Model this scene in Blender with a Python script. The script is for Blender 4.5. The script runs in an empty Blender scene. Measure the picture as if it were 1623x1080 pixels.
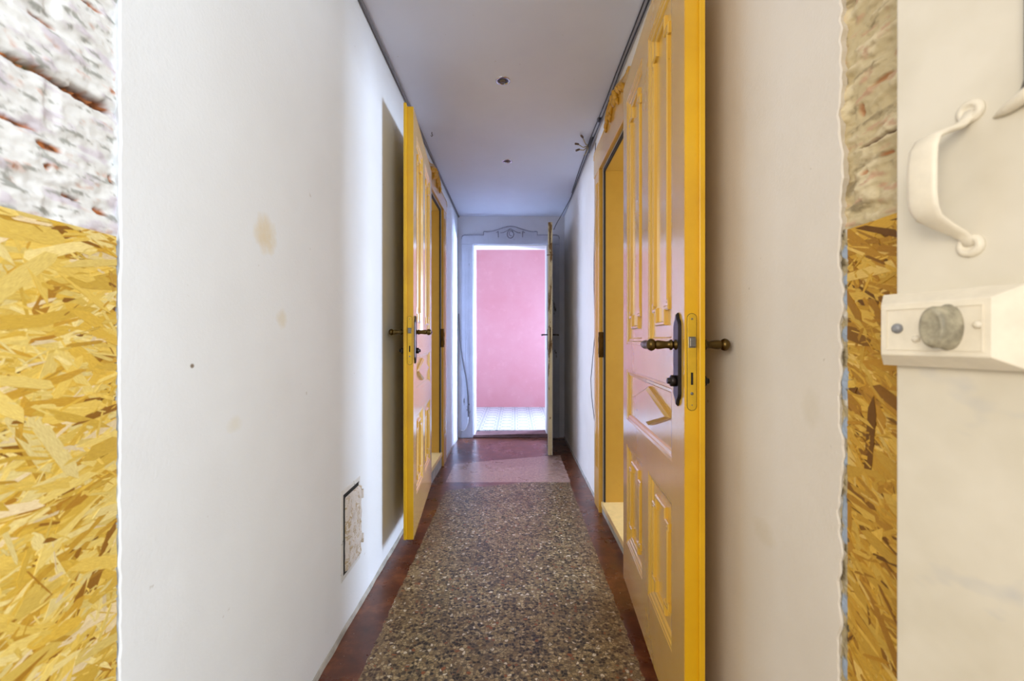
import bpy, bmesh, math, random
from mathutils import Vector, Matrix, noise

S = bpy.context.scene
C = S.collection
random.seed(7)
PI = math.pi

# ------------------------------------------------------------------ camera
# world: X right, Y down the corridor, Z up; camera stands at X=0, Y=0
FPX = 16.0 / 36.0 * 1623
CAMZ = 1.02
cam_data = bpy.data.cameras.new('camera')
cam_data.lens = 16.0
cam_data.sensor_width = 36.0
cam_data.shift_x = -4.5 / 1623
cam_data.clip_start = 0.02
cam_data.dof.use_dof = True
cam_data.dof.focus_distance = 1.7
cam_data.dof.aperture_fstop = 4.5
cam = bpy.data.objects.new('camera', cam_data)
cam.location = (0, 0, CAMZ)
cam.rotation_euler = (PI / 2, 0, 0)
C.objects.link(cam)
S.camera = cam

# ------------------------------------------------------------------ world, lights, exposure
W_ = bpy.data.worlds.new('world')
S.world = W_
W_.use_nodes = True
bg = W_.node_tree.nodes['Background']
bg.inputs['Color'].default_value = (1.0, 0.955, 0.89, 1)
bg.inputs['Strength'].default_value = 0.85

def area(name, loc, aim, sx, sy, power, col):
    l = bpy.data.lights.new(name, 'AREA')
    l.shape = 'RECTANGLE'; l.size = sx; l.size_y = sy
    l.energy = power; l.color = col
    o = bpy.data.objects.new(name, l)
    o.location = loc
    d = Vector(aim) - Vector(loc)
    o.rotation_euler = d.to_track_quat('-Z', 'Z').to_euler()
    C.objects.link(o)
    return o

# daylight entering the rooms through their windows (one lamp just outside each window)
area('daylight_right_room', (4.3, 2.35, 1.35), (0, 2.15, 1.1), 1.5, 1.1, 250, (0.64, 0.77, 1.0))
area('daylight_left_room', (-4.3, 3.75, 1.35), (0, 3.75, 1.1), 0.8, 1.1, 235, (0.54, 0.67, 1.0))
end_light = area('daylight_end_room', (2.74, 6.20, 1.25), (-0.15, 4.90, 1.15), 0.8, 1.3, 240, (0.46, 0.60, 1.0))
end_light.data.spread = math.radians(75)
# unseen soft fill lamp added behind and to the right of the camera
area('fill_entrance', (1.9, -1.6, 1.9), (-0.6, 0.7, 1.0), 1.6, 1.8, 140, (0.84, 0.92, 1.0))
# warm fill lamp added behind and to the left to brighten the right side
area('warm_fill_entrance', (-1.5, -1.7, 1.7), (0.5, 1.0, 0.9), 1.2, 1.4, 46, (1.0, 0.90, 0.74))

S.view_settings.view_transform = 'Standard'
S.view_settings.look = 'None'
S.view_settings.exposure = 0.06
S.view_settings.gamma = 1.0
S.view_settings.use_curve_mapping = False

# ------------------------------------------------------------------ helpers
WM = {}            # world matrix of every parent
IDM = Matrix.Identity(4)

def tag(o, label=None, cat=None, group=None, kind=None):
    if label: o['label'] = label
    if cat: o['category'] = cat
    if group: o['group'] = group
    if kind: o['kind'] = kind
    return o

def empty(name, loc, rz=0.0):
    o = bpy.data.objects.new(name, None)
    o.empty_display_size = 0.1
    o.location = loc
    o.rotation_euler = (0, 0, rz)
    C.objects.link(o)
    WM[o.name] = Matrix.Translation(loc) @ Matrix.Rotation(rz, 4, 'Z')
    return o

class MB:
    """collects shapes; f maps the shape's own (a, b, c) coordinates to the world"""
    def __init__(s, f=None):
        s.bm = bmesh.new()
        s.f = f or (lambda a, b, c: (a, b, c))
        s.uv = None
    def v(s, a, b, c):
        return s.bm.verts.new(s.f(a, b, c))
    def face(s, vs, smooth=False):
        try:
            fc = s.bm.faces.new(vs); fc.smooth = smooth
            return fc
        except ValueError:
            return None
    def box(s, lo, hi):
        (a0, b0, c0), (a1, b1, c1) = lo, hi
        p = [s.v(a, b, c) for c in (c0, c1) for a, b in ((a0, b0), (a1, b0), (a1, b1), (a0, b1))]
        for q in ((3, 2, 1, 0), (4, 5, 6, 7), (0, 1, 5, 4), (1, 2, 6, 5), (2, 3, 7, 6), (3, 0, 4, 7)):
            s.face([p[i] for i in q])
        return s
    def prism(s, poly, b0, b1, plane='ac'):
        """poly in (a, c), extruded along b"""
        lo = [s.v(a, b0, c) for a, c in poly]
        hi = [s.v(a, b1, c) for a, c in poly]
        s.face(lo); s.face(hi[::-1])
        n = len(poly)
        for i in range(n):
            j = (i + 1) % n
            s.face([lo[i], hi[i], hi[j], lo[j]])
        return s
    def rings(s, loops, closed_profile=False):
        """loops: list of (poly(a,c), b); joins consecutive loops"""
        L = [[s.v(a, b, c) for a, c in poly] for poly, b in loops]
        n = len(L[0])
        m = len(L)
        for k in range(m if closed_profile else m - 1):
            A, B = L[k], L[(k + 1) % m]
            for i in range(n):
                j = (i + 1) % n
                s.face([A[i], A[j], B[j], B[i]])
        return L
    def tube(s, pts, r, n=8, caps=True):
        pts = [Vector(p) for p in pts]
        rs = r if isinstance(r, (list, tuple)) else [r] * len(pts)
        prev = None; loops = []
        up = Vector((0.13, 0.27, 0.95))
        for i, p in enumerate(pts):
            if i == 0: t = pts[1] - p
            elif i == len(pts) - 1: t = p - pts[i - 1]
            else: t = pts[i + 1] - pts[i - 1]
            t.normalize()
            if prev is None:
                x = t.cross(up)
                if x.length < 1e-3: x = t.cross(Vector((1, 0, 0)))
            else:
                x = prev - t * prev.dot(t)
            x.normalize(); prev = x
            y = t.cross(x)
            loops.append([s.v(*(p + x * math.cos(2 * PI * k / n) * rs[i] + y * math.sin(2 * PI * k / n) * rs[i])) for k in range(n)])
        for A, B in zip(loops, loops[1:]):
            for k in range(n):
                s.face([A[k], A[(k + 1) % n], B[(k + 1) % n], B[k]], True)
        if caps:
            s.face(loops[0][::-1]); s.face(loops[-1])
        return s
    def lathe(s, o, axis, prof, n=20, flat=(1, 1)):
        """prof: list of (distance along axis, radius)"""
        o = Vector(o); axis = Vector(axis).normalized()
        x = axis.orthogonal().normalized(); y = axis.cross(x)
        loops = []
        for d, r in prof:
            r = max(r, 1e-5)
            loops.append([s.v(*(o + axis * d + x * math.cos(2 * PI * k / n) * r * flat[0] + y * math.sin(2 * PI * k / n) * r * flat[1])) for k in range(n)])
        for A, B in zip(loops, loops[1:]):
            for k in range(n):
                s.face([A[k], A[(k + 1) % n], B[(k + 1) % n], B[k]], True)
        s.face(loops[0][::-1]); s.face(loops[-1])
        return s
    def build(s, name, m, parent=None, bevel=0.0, recalc=True, seg=2, **t):
        bm = s.bm
        if parent is not None:
            bm.transform(WM[parent.name].inverted())
        if recalc:
            bmesh.ops.recalc_face_normals(bm, faces=bm.faces)
        me = bpy.data.meshes.new(name)
        bm.to_mesh(me); bm.free()
        ms = m if isinstance(m, (list, tuple)) else [m]
        for q in ms: me.materials.append(q)
        o = bpy.data.objects.new(name, me)
        C.objects.link(o)
        if parent is not None:
            o.parent = parent
            WM[o.name] = WM[parent.name]
        else:
            WM[o.name] = IDM
        if bevel > 0:
            md = o.modifiers.new('bevel', 'BEVEL')
            md.width = bevel; md.segments = seg; md.limit_method = 'ANGLE'; md.angle_limit = math.radians(40)
            md.harden_normals = False
        tag(o, **t)
        return o

def offset(poly, d):
    """mitred inward offset (positive d = inwards) of a counter-clockwise polygon"""
    n = len(poly); out = []
    area2 = sum(poly[i][0] * poly[(i + 1) % n][1] - poly[(i + 1) % n][0] * poly[i][1] for i in range(n))
    sg = 1 if area2 > 0 else -1
    for i in range(n):
        p0, p1, p2 = poly[i - 1], poly[i], poly[(i + 1) % n]
        def nrm(a, b):
            dx, dy = b[0] - a[0], b[1] - a[1]
            l = math.hypot(dx, dy)
            return (-dy / l * sg, dx / l * sg)
        n1, n2 = nrm(p0, p1), nrm(p1, p2)
        k = 1 + n1[0] * n2[0] + n1[1] * n2[1]
        k = max(k, 0.2)
        out.append((p1[0] + d * (n1[0] + n2[0]) / k, p1[1] + d * (n1[1] + n2[1]) / k))
    return out

def rect(a0, c0, a1, c1):
    return [(a0, c0), (a1, c0), (a1, c1), (a0, c1)]

# ------------------------------------------------------------------ materials
def srgb(r, g, b):
    def f(c):
        c /= 255.0
        return c / 12.92 if c <= 0.04045 else ((c + 0.055) / 1.055) ** 2.4
    return (f(r), f(g), f(b), 1)

class NT:
    def __init__(s, name):
        s.m = bpy.data.materials.new(name); s.m.use_nodes = True
        s.t = s.m.node_tree; s.n = s.t.nodes
        s.p = s.n['Principled BSDF']
        s.co = s.n.new('ShaderNodeTexCoord').outputs['Object']
    def link(s, a, b): s.t.links.new(a, b)
    def inp(s, node, key, val):
        if val is None: return
        if hasattr(val, 'is_linked') or isinstance(val, bpy.types.NodeSocket): s.link(val, node.inputs[key])
        else: node.inputs[key].default_value = val
    def map(s, scale, rot=(0, 0, 0), src=None):
        q = s.n.new('ShaderNodeMapping'); s.link(src or s.co, q.inputs['Vector'])
        q.inputs['Scale'].default_value = scale; q.inputs['Rotation'].default_value = rot
        return q.outputs['Vector']
    def noise(s, scale, detail=3, rough=0.5, vec=None, dist=0.0):
        q = s.n.new('ShaderNodeTexNoise'); s.link(vec or s.co, q.inputs['Vector'])
        q.inputs['Scale'].default_value = scale; q.inputs['Detail'].default_value = detail
        q.inputs['Roughness'].default_value = rough; q.inputs['Distortion'].default_value = dist
        return q.outputs['Fac']
    def vor(s, scale, vec=None, out='Distance', feature='F1', rnd=1.0):
        q = s.n.new('ShaderNodeTexVoronoi'); s.link(vec or s.co, q.inputs['Vector'])
        q.feature = feature
        q.inputs['Scale'].default_value = scale; q.inputs['Randomness'].default_value = rnd
        return q.outputs[out]
    def ramp(s, fac, stops, interp='LINEAR'):
        q = s.n.new('ShaderNodeValToRGB'); s.link(fac, q.inputs['Fac'])
        q.color_ramp.interpolation = interp
        e = q.color_ramp.elements
        while len(e) < len(stops): e.new(0.5)
        for i, (p, c) in enumerate(stops):
            e[i].position = p
            e[i].color = c if isinstance(c, tuple) else (c, c, c, 1)
        return q.outputs['Color']
    def mix(s, fac, a, b, mode='MIX'):
        q = s.n.new('ShaderNodeMix'); q.data_type = 'RGBA'; q.blend_type = mode
        for key, val in ((0, fac), (6, a), (7, b)):
            if isinstance(val, bpy.types.NodeSocket): s.link(val, q.inputs[key])
            else: q.inputs[key].default_value = val
        return q.outputs[2]
    def math(s, op, a, b=0.0, clamp=False):
        q = s.n.new('ShaderNodeMath'); q.operation = op; q.use_clamp = clamp
        for i, val in enumerate((a, b)):
            if isinstance(val, bpy.types.NodeSocket): s.link(val, q.inputs[i])
            else: q.inputs[i].default_value = val
        return q.outputs[0]
    def xyz(s, vec=None):
        q = s.n.new('ShaderNodeSeparateXYZ'); s.link(vec or s.co, q.inputs[0])
        return q.outputs
    def attr(s, name):
        q = s.n.new('ShaderNodeAttribute'); q.attribute_name = name
        return q.outputs['Color']
    def bump(s, h, strength=0.3, dist=0.01, normal=None):
        q = s.n.new('ShaderNodeBump'); s.link(h, q.inputs['Height'])
        q.inputs['Strength'].default_value = strength; q.inputs['Distance'].default_value = dist
        if normal is not None: s.link(normal, q.inputs['Normal'])
        s.link(q.outputs['Normal'], s.p.inputs['Normal'])
        return q.outputs['Normal']
    def done(s, color=None, rough=None, metal=None, spec=None):
        for key, val in (('Base Color', color), ('Roughness', rough), ('Metallic', metal), ('Specular IOR Level', spec)):
            s.inp(s.p, key, val)
        return s.m

def gauss_spot(n, cy, cz, ry, rz, wob=1.6):
    """soft blotch on a wall in the YZ plane"""
    x, y, z = n.xyz()
    wn = n.math('MULTIPLY', n.math('SUBTRACT', n.noise(22, 3, 0.6), 0.5), wob)
    a = n.math('POWER', n.math('ABSOLUTE', n.math('DIVIDE', n.math('SUBTRACT', y, cy), ry)), 2.0)
    b = n.math('POWER', n.math('ABSOLUTE', n.math('DIVIDE', n.math('SUBTRACT', z, cz), rz)), 2.0)
    d = n.math('ADD', n.math('ADD', a, b), wn)
    return n.math('SUBTRACT', 1.0, d, clamp=True)

def plaster(name, col, col2, spots=(), rough=0.62, strength=0.6):
    n = NT(name)
    big = n.noise(1.6, 4, 0.6)
    c = n.mix(n.ramp(big, [(0.42, 0.0), (0.72, 1.0)]), col, col2)
    # small specks and nicks
    sp = n.ramp(n.noise(38, 2, 0.5), [(0.765, 0.0), (0.79, 1.0)])
    c = n.mix(n.math('MULTIPLY', sp, 0.3), c, srgb(150, 135, 110))
    for (cy, cz, ry, rz, sc, k) in spots:
        c = n.mix(n.math('MULTIPLY', gauss_spot(n, cy, cz, ry, rz), k), c, sc)
    h = n.math('ADD', n.math('MULTIPLY', n.noise(170, 3, 0.55), 0.5), n.math('MULTIPLY', n.noise(9, 3, 0.5), 1.6))
    n.bump(h, strength, 0.0022)
    return n.done(c, rough, spec=0.4)

M = {}
M['plaster_left'] = plaster('plaster_left', srgb(232, 236, 240), srgb(226, 229, 232),
    [(1.09, 1.275, 0.055, 0.055, srgb(220, 198, 146), 0.6),
     (1.165, 1.075, 0.03, 0.03, srgb(220, 205, 165), 0.4),
     (0.842, 0.973, 0.006, 0.005, srgb(110, 90, 60), 0.9),
     (0.97, 0.84, 0.03, 0.02, srgb(222, 212, 180), 0.3)])
M['plaster_right'] = plaster('plaster_right', srgb(232, 226, 218), srgb(222, 215, 205),
    [(0.80, 0.90, 0.03, 0.04, srgb(205, 196, 175), 0.35), (0.95, 0.62, 0.05, 0.03, srgb(210, 200, 180), 0.4)])
M['plaster_end'] = plaster('plaster_end', srgb(222, 222, 228), srgb(206, 206, 212), rough=0.6)
M['ceiling'] = plaster('ceiling_paint', srgb(216, 218, 228), srgb(210, 212, 223), rough=0.7, strength=0.12)
M['room_white'] = plaster('room_white', srgb(225, 222, 215), srgb(215, 212, 205))

n = NT('pink_plaster')
c = n.mix(n.ramp(n.noise(1.3, 5, 0.6), [(0.38, 0.0), (0.66, 1.0)]), srgb(206, 134, 134), srgb(212, 148, 148))
c = n.mix(n.math('MULTIPLY', n.ramp(n.noise(7, 4, 0.65), [(0.55, 0.0), (0.75, 1.0)]), 0.4), c, srgb(222, 160, 160))
n.bump(n.noise(60, 3, 0.5), 0.2, 0.002)
M['pink'] = n.done(c, 0.5, spec=0.5)

def yellow_paint(name, col, col2, rough=0.22, coat=1.0):
    n = NT(name)
    c = n.mix(n.ramp(n.noise(5, 4, 0.6), [(0.4, 0.0), (0.7, 1.0)]), col, col2)
    sp = n.ramp(n.noise(55, 2, 0.5), [(0.76, 0.0), (0.78, 1.0)])
    c = n.mix(n.math('MULTIPLY', sp, 0.45), c, srgb(120, 85, 25))
    n.bump(n.noise(40, 3, 0.5, vec=n.map((1, 1, 0.18))), 0.10, 0.0015)
    m = n.done(c, rough, spec=0.5)
    n.p.inputs['Coat Weight'].default_value = coat
    n.p.inputs['Coat Roughness'].default_value = 0.18
    return m
M['yellow'] = yellow_paint('yellow_enamel', srgb(217, 172, 66), srgb(208, 162, 58), 0.26)
M['lining'] = yellow_paint('yellow_lining_paint', srgb(200, 154, 60), srgb(192, 146, 54), 0.30, 0.4)
M['yellow_frame'] = yellow_paint('yellow_enamel_frame', srgb(214, 166, 62), srgb(204, 156, 56), 0.30)
M['carving_shaded'] = yellow_paint('yellow_carving_shaded', srgb(206, 154, 40), srgb(180, 128, 30), 0.4, 0.1)  # same yellow paint, darkened to put the carving's shading into the colour
M['yellow_edge'] = yellow_paint('yellow_edge_lacquer', srgb(222, 174, 18), srgb(208, 158, 12), 0.34, 0.2)

def flat(name, col, rough=0.5, metal=0.0, var=0.12, scale=30, spec=0.5, bump=0.0):
    n = NT(name)
    dark = tuple(x * (1 - var) for x in col[:3]) + (1,)
    c = n.mix(n.ramp(n.noise(scale, 3, 0.6), [(0.35, 0.0), (0.7, 1.0)]), dark, col)
    if bump: n.bump(n.noise(scale * 2, 3, 0.6), bump, 0.002)
    return n.done(c, rough, metal, spec)
M['gap_shade'] = flat('gap_shade', (0.012, 0.010, 0.009, 1), 0.6)  # black that paints the shade inside the rebate gap
M['black_cable'] = flat('black_cable', (0.016, 0.016, 0.022, 1), 0.45)
M['grey_cable'] = flat('grey_cable', srgb(120, 118, 122), 0.5)
M['white_cable'] = flat('white_cable', srgb(235, 235, 238), 0.45)
M['brass'] = flat('antique_brass', srgb(104, 84, 46), 0.30, 0.95, 0.45, 25)
M['bronze'] = flat('dark_bronze', srgb(62, 56, 56), 0.32, 0.9, 0.4, 30)
M['steel'] = flat('dull_steel', srgb(140, 138, 135), 0.35, 0.95, 0.3, 60)
M['chrome'] = flat('chrome_ring', srgb(205, 205, 215), 0.15, 1.0, 0.1, 60)
M['dark_hole'] = flat('dark_cavity', (0.012, 0.011, 0.010, 1), 0.9)
M['caulk'] = flat('wall_foot_caulk', srgb(188, 184, 174), 0.8, 0, 0.4, 18, bump=0.5)

n = NT('lamp_glass')
M['lamp_glass'] = n.done((0.22, 0.17, 0.12, 1), 0.08, 0.0)
n.p.inputs['Transmission Weight'].default_value = 0.5

# hardware paint on the door edges of the end leaf: cream flaking to brown wood
def chipped(name, paint, wood, thr=0.58, scale=9, str_=(1, 1, 0.25), rough=0.5):
    n = NT(name)
    v = n.map(str_)
    f = n.noise(scale, 6, 0.7, vec=v, dist=0.6)
    k = n.ramp(f, [(thr, 0.0), (thr + 0.02, 1.0)])
    c0 = n.mix(n.ramp(n.noise(4, 4, 0.6), [(0.35, 0.0), (0.7, 1.0)]), paint, tuple(x * 0.82 for x in paint[:3]) + (1,))
    c = n.mix(k, c0, wood)
    n.bump(n.math('SUBTRACT', 1.0, k), 0.5, 0.0015)
    return n.done(c, rough)
M['old_edge'] = chipped('flaking_cream_edge', srgb(222, 208, 165), srgb(122, 92, 45), 0.52, 16, (1, 1, 0.2))
M['old_white'] = chipped('old_white_door_paint', srgb(222, 222, 228), srgb(150, 140, 120), 0.70, 8)
M['grey_frame'] = chipped('greyish_white_frame_paint', srgb(200, 202, 212), srgb(92, 86, 82), 0.665, 12, (1, 1, 0.35))
M['frame_shade_grime'] = flat('shaded_grimy_line', srgb(140, 136, 150), 0.7, 0, 0.35, 40)  # joint shade and dirt of the end frame put into the line colour
M['hatch_frame'] = chipped('hatch_frame_paint', srgb(218, 216, 212), srgb(90, 80, 60), 0.64, 30, (1, 1, 1))
n = NT('hatch_crust')
f = n.noise(26, 6, 0.7, dist=0.9)
c = n.ramp(f, [(0.40, srgb(206, 198, 190)), (0.52, srgb(216, 208, 200)), (0.56, srgb(165, 138, 82)), (0.62, srgb(212, 204, 196)), (0.72, srgb(110, 92, 62))])
n.bump(f, 0.8, 0.006)
M['hatch_crust'] = n.done(c, 0.65)

# near door, ivory paint with faint grey blue rubs
n = NT('ivory_door_paint')
c = n.mix(n.ramp(n.noise(5, 4, 0.6), [(0.38, 0.0), (0.68, 1.0)]), srgb(226, 220, 206), srgb(210, 203, 186))
c = n.mix(n.math('MULTIPLY', n.ramp(n.noise(9, 3, 0.5, vec=n.map((1, 1, 1.8))), [(0.62, 0.0), (0.72, 1.0)]), 0.4), c, srgb(172, 178, 190))
n.bump(n.noise(30, 4, 0.6, vec=n.map((1, 1, 0.3))), 0.18, 0.002)
M['ivory'] = n.done(c, 0.42)
M['ivory_metal'] = flat('painted_ivory_metal', srgb(238, 230, 212), 0.35, 0, 0.10, 40, bump=0.1)
M['worn_knob'] = flat('worn_painted_knob', srgb(190, 182, 158), 0.4, 0.1, 0.5, 70, bump=0.2)

# attribute coloured: brickwork and strand board
n = NT('brickwork')
n.bump(n.noise(140, 4, 0.6), 0.25, 0.0015)
M['brick'] = n.done(n.mix(n.math('MULTIPLY', n.ramp(n.noise(160, 3, 0.6), [(0.55, 0.0), (0.8, 1.0)]), 0.12), n.attr('Col'), srgb(120, 110, 95)), 0.8, spec=0.3)

n = NT('strand_board')
uvn = n.n.new('ShaderNodeUVMap').outputs['UV']
g = n.noise(5, 5, 0.65, vec=n.map((2.2, 26, 1), src=uvn))
c = n.mix(n.ramp(g, [(0.42, 0.0), (0.62, 1.0)]), n.mix(0.35, n.attr('Col'), srgb(180, 135, 40), 'MULTIPLY'), n.attr('Col'))
n.bump(g, 0.5, 0.0012)
M['osb'] = n.done(c, 0.48, spec=0.45)

# floor: terrazzo field, oxblood screed border, paler slab near the end
n = NT('terrazzo_floor')
x, y, z = n.xyz()
wob = n.math('MULTIPLY', n.math('SUBTRACT', n.noise(26, 3, 0.6), 0.5), 0.022)
xw = n.math('ADD', x, wob); yw = n.math('ADD', y, wob)
def inside(v, lo, hi, k=400.0):
    a = n.math('MULTIPLY', n.math('SUBTRACT', v, lo), k, clamp=True)
    b = n.math('MULTIPLY', n.math('SUBTRACT', hi, v), k, clamp=True)
    return n.math('MULTIPLY', a, b)
edge_y = n.math('SUBTRACT', yw, n.math('MULTIPLY', x, 0.33))       # the field ends on a slant
field = n.math('MULTIPLY', inside(xw, -0.472, 0.392), inside(edge_y, -3.0, 3.25, 300))
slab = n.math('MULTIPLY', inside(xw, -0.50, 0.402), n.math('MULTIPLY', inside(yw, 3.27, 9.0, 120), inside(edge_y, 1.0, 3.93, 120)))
vd = n.n.new('ShaderNodeTexNoise'); n.link(n.co, vd.inputs['Vector']); vd.inputs['Scale'].default_value = 60; vd.inputs['Detail'].default_value = 2
vadd = n.n.new('ShaderNodeVectorMath'); vadd.operation = 'MULTIPLY_ADD'
n.link(vd.outputs['Color'], vadd.inputs[0]); vadd.inputs[1].default_value = (0.010, 0.010, 0); n.link(n.co, vadd.inputs[2])
vv = vadd.outputs[0]
cellc = n.vor(88, vv, 'Color')
r_ = n.n.new('ShaderNodeSeparateColor'); n.link(cellc, r_.inputs[0])
chip = n.ramp(r_.outputs[0], [(0.0, srgb(28, 23, 18)), (0.20, srgb(72, 62, 46)), (0.30, srgb(152, 132, 92)), (0.52, srgb(178, 158, 114)), (0.68, srgb(124, 100, 64)), (0.80, srgb(194, 174, 132)), (0.92, srgb(232, 222, 196)), (0.965, srgb(150, 88, 46))], 'CONSTANT')
gap = n.ramp(n.vor(88, vv, 'Distance', 'DISTANCE_TO_EDGE'), [(0.02, 0.0), (0.16, 1.0)])
fl2 = n.ramp(n.noise(150, 3, 0.6, dist=1.5), [(0.38, 1.0), (0.44, 0.0)])
terr = n.mix(gap, srgb(112, 98, 72), chip)
terr = n.mix(n.math('MULTIPLY', fl2, 0.75), terr, srgb(40, 33, 24))
stain = n.ramp(n.noise(3.2, 4, 0.6), [(0.42, 0.0), (0.66, 1.0)])
terr = n.mix(n.math('MULTIPLY', stain, 0.45), terr, n.mix(1.0, terr, srgb(176, 160, 140), 'MULTIPLY'))
warmedge = n.ramp(n.math('ABSOLUTE', n.math('ADD', x, 0.04)), [(0.28, 0.0), (0.43, 1.0)])
terr = n.mix(n.math('MULTIPLY', warmedge, 0.25), terr, srgb(140, 92, 48))
red = n.ramp(n.noise(9, 6, 0.7), [(0.25, srgb(66, 34, 22)), (0.5, srgb(98, 52, 32)), (0.75, srgb(142, 84, 50))])
fleck = n.ramp(n.noise(95, 2, 0.5), [(0.735, 0.0), (0.75, 1.0)])
red = n.mix(n.math('MULTIPLY', fleck, 0.8), red, srgb(205, 185, 165))
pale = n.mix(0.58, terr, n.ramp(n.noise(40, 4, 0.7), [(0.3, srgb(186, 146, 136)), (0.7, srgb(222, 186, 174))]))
col = n.mix(field, red, terr)
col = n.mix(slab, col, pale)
rg = n.ramp(n.noise(4, 5, 0.65), [(0.3, 0.24), (0.7, 0.34)])
rough = n.mix(field, rg, n.ramp(n.noise(20, 4, 0.7), [(0.3, 0.30), (0.7, 0.52)]))
hb = n.math('ADD', n.math('MULTIPLY', r_.outputs[1], field), n.math('MULTIPLY', n.noise(9, 2, 0.5), 0.25))
n.bump(hb, 0.30, 0.0016)
M['terrazzo'] = n.done(col, rough, spec=0.5)

# patterned cement tiles in the end room
n = NT('pattern_tiles')
x, y, z = n.xyz()
T = 0.20
def cyc(v):
    return n.math('ABSOLUTE', n.math('SUBTRACT', n.math('FRACT', n.math('DIVIDE', n.math('ADD', v, 50.0), T)), 0.5))
ax, ay = cyc(x), cyc(y)
def line(v, pos, w):
    return n.math('LESS_THAN', n.math('ABSOLUTE', n.math('SUBTRACT', v, pos)), w)
s_ = n.math('ADD', ax, ay)
lines = n.math('MAXIMUM', line(s_, 0.62, 0.022), line(s_, 0.50, 0.014))
lines = n.math('MAXIMUM', lines, n.math('MULTIPLY', line(ax, 0.34, 0.02), n.math('LESS_THAN', ay, 0.26)))
lines = n.math('MAXIMUM', lines, n.math('MULTIPLY', line(ay, 0.34, 0.02), n.math('LESS_THAN', ax, 0.26)))
lines = n.math('MAXIMUM', lines, n.math('MULTIPLY', line(n.math('MAXIMUM', ax, ay), 0.47, 0.012), 1.0))
lines = n.math('MAXIMUM', lines, n.math('GREATER_THAN', s_, 0.93))
c = n.mix(n.math('MULTIPLY', lines, 0.85), srgb(206, 212, 208), srgb(74, 104, 112))
M['tiles'] = n.done(c, 0.32)

# ------------------------------------------------------------------ room shell
XL, XR, YE, ZC = -0.597, 0.520, 4.78, 2.325
Y0L, Y0R = 0.6885, 0.728           # where the plastered corridor walls begin
TW = 0.42                          # thickness of the side walls
L_OP = (2.86, 3.69, 2.085, 0.115)  # y0, y1, top, sill height of the left doorway
R_OP = (1.835, 2.69, 2.035, 0.070)

def struct(mb, name, m, **k):
    return mb.build(name, m, kind='structure', **k)

def jag(z, seed, amp=0.004):
    return amp * (noise.noise(Vector((z * 14, seed, 0))) + 0.6 * noise.noise(Vector((z * 55, seed, 3.1))))

def side_wall(name, X, sgn, op, m, seed):
    """corridor wall with a doorway and a broken plaster edge towards the camera; sgn = outward direction"""
    b = MB()
    Xo = X + sgn * TW
    xa, xb = min(X, Xo), max(X, Xo)
    y0, y1, zt, zs = op
    Y0 = Y0L if sgn < 0 else Y0R
    b.box((xa, Y0 + 0.02, 0), (xb, y0, ZC))
    b.box((xa, y1, 0), (xb, YE + 0.001, ZC))
    b.box((xa, y0, zt), (xb, y1, ZC))
    b.box((xa, y0, 0), (xb, y1, zs - 0.012))
    # ragged plaster edge
    prev = None; n_ = 420
    th = 0.014
    for i in range(n_ + 1):
        zz = ZC * i / n_
        e = Y0 + jag(zz, seed, 0.0028 if sgn < 0 else 0.010)
        rr = 0.0012 * noise.noise(Vector((zz * 60, seed, 9)))
        row = [b.v(X, Y0 + 0.0205, zz), b.v(X - sgn * rr * 0.3, e + 0.002, zz), b.v(X + sgn * (0.0025 + rr), e, zz), b.v(X + sgn * th, e + 0.004 + 2 * rr, zz)]
        if prev:
            for k in range(3):
                b.face([prev[k], prev[k + 1], row[k + 1], row[k]])
        prev = row
    return struct(b, name, m, recalc=False)

wl = side_wall('wall_left', XL, -1, L_OP, M['plaster_left'], 1.3)
wr = side_wall('wall_right', XR, 1, R_OP, M['plaster_right'], 8.7)

b = MB(); b.box((-5.0, -0.9, -0.1), (5.0, YE + 0.02, 0.0))
struct(b, 'floor', M['terrazzo'])
b = MB(); b.box((XL - TW - 0.0, 0.30, ZC), (XR + TW, YE, ZC + 0.1))
struct(b, 'ceiling', M['ceiling'])

# end wall with the door opening, 0.22 thick
E_OP = (-0.436, 0.344, 2.027)
b = MB()
b.box((XL - TW, YE, 0), (E_OP[0], YE + 0.22, 2.7)); b.box((E_OP[1], YE, 0), (XR + TW, YE + 0.22, 2.7))
b.box((E_OP[0], YE, E_OP[2]), (E_OP[1], YE + 0.22, 2.7))
struct(b, 'wall_end', M['plaster_end'])

# end room
b = MB(); b.box((-2.2, YE + 0.22, -0.1), (2.6, 6.75, 0.035)); struct(b, 'floor.001', M['tiles'])
b = MB(); b.box((-2.3, 6.73, 0), (2.7, 6.85, 2.75)); struct(b, 'wall_back', M['pink'])
b = MB(); b.box((-2.3, YE + 0.1, 2.7), (2.7, 6.85, 2.8)); struct(b, 'ceiling.001', M['room_white'])
b = MB(); b.box((-2.3, YE + 0.22, 0), (-2.2, 6.73, 2.7))
b.box((-2.3, YE + 0.1, 0), (XL - TW, YE + 0.22, 2.7)); b.box((XR + TW, YE + 0.1, 0), (2.6, YE + 0.22, 2.7))
b.box((2.6, YE + 0.1, 0), (2.7, 5.65, 2.7)); b.box((2.6, 6.65, 0), (2.7, 6.73, 2.7))
b.box((2.6, 5.65, 0), (2.7, 6.65, 0.6)); b.box((2.6, 5.65, 2.05), (2.7, 6.65, 2.7))
struct(b, 'wall_end_room', M['room_white'])

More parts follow.
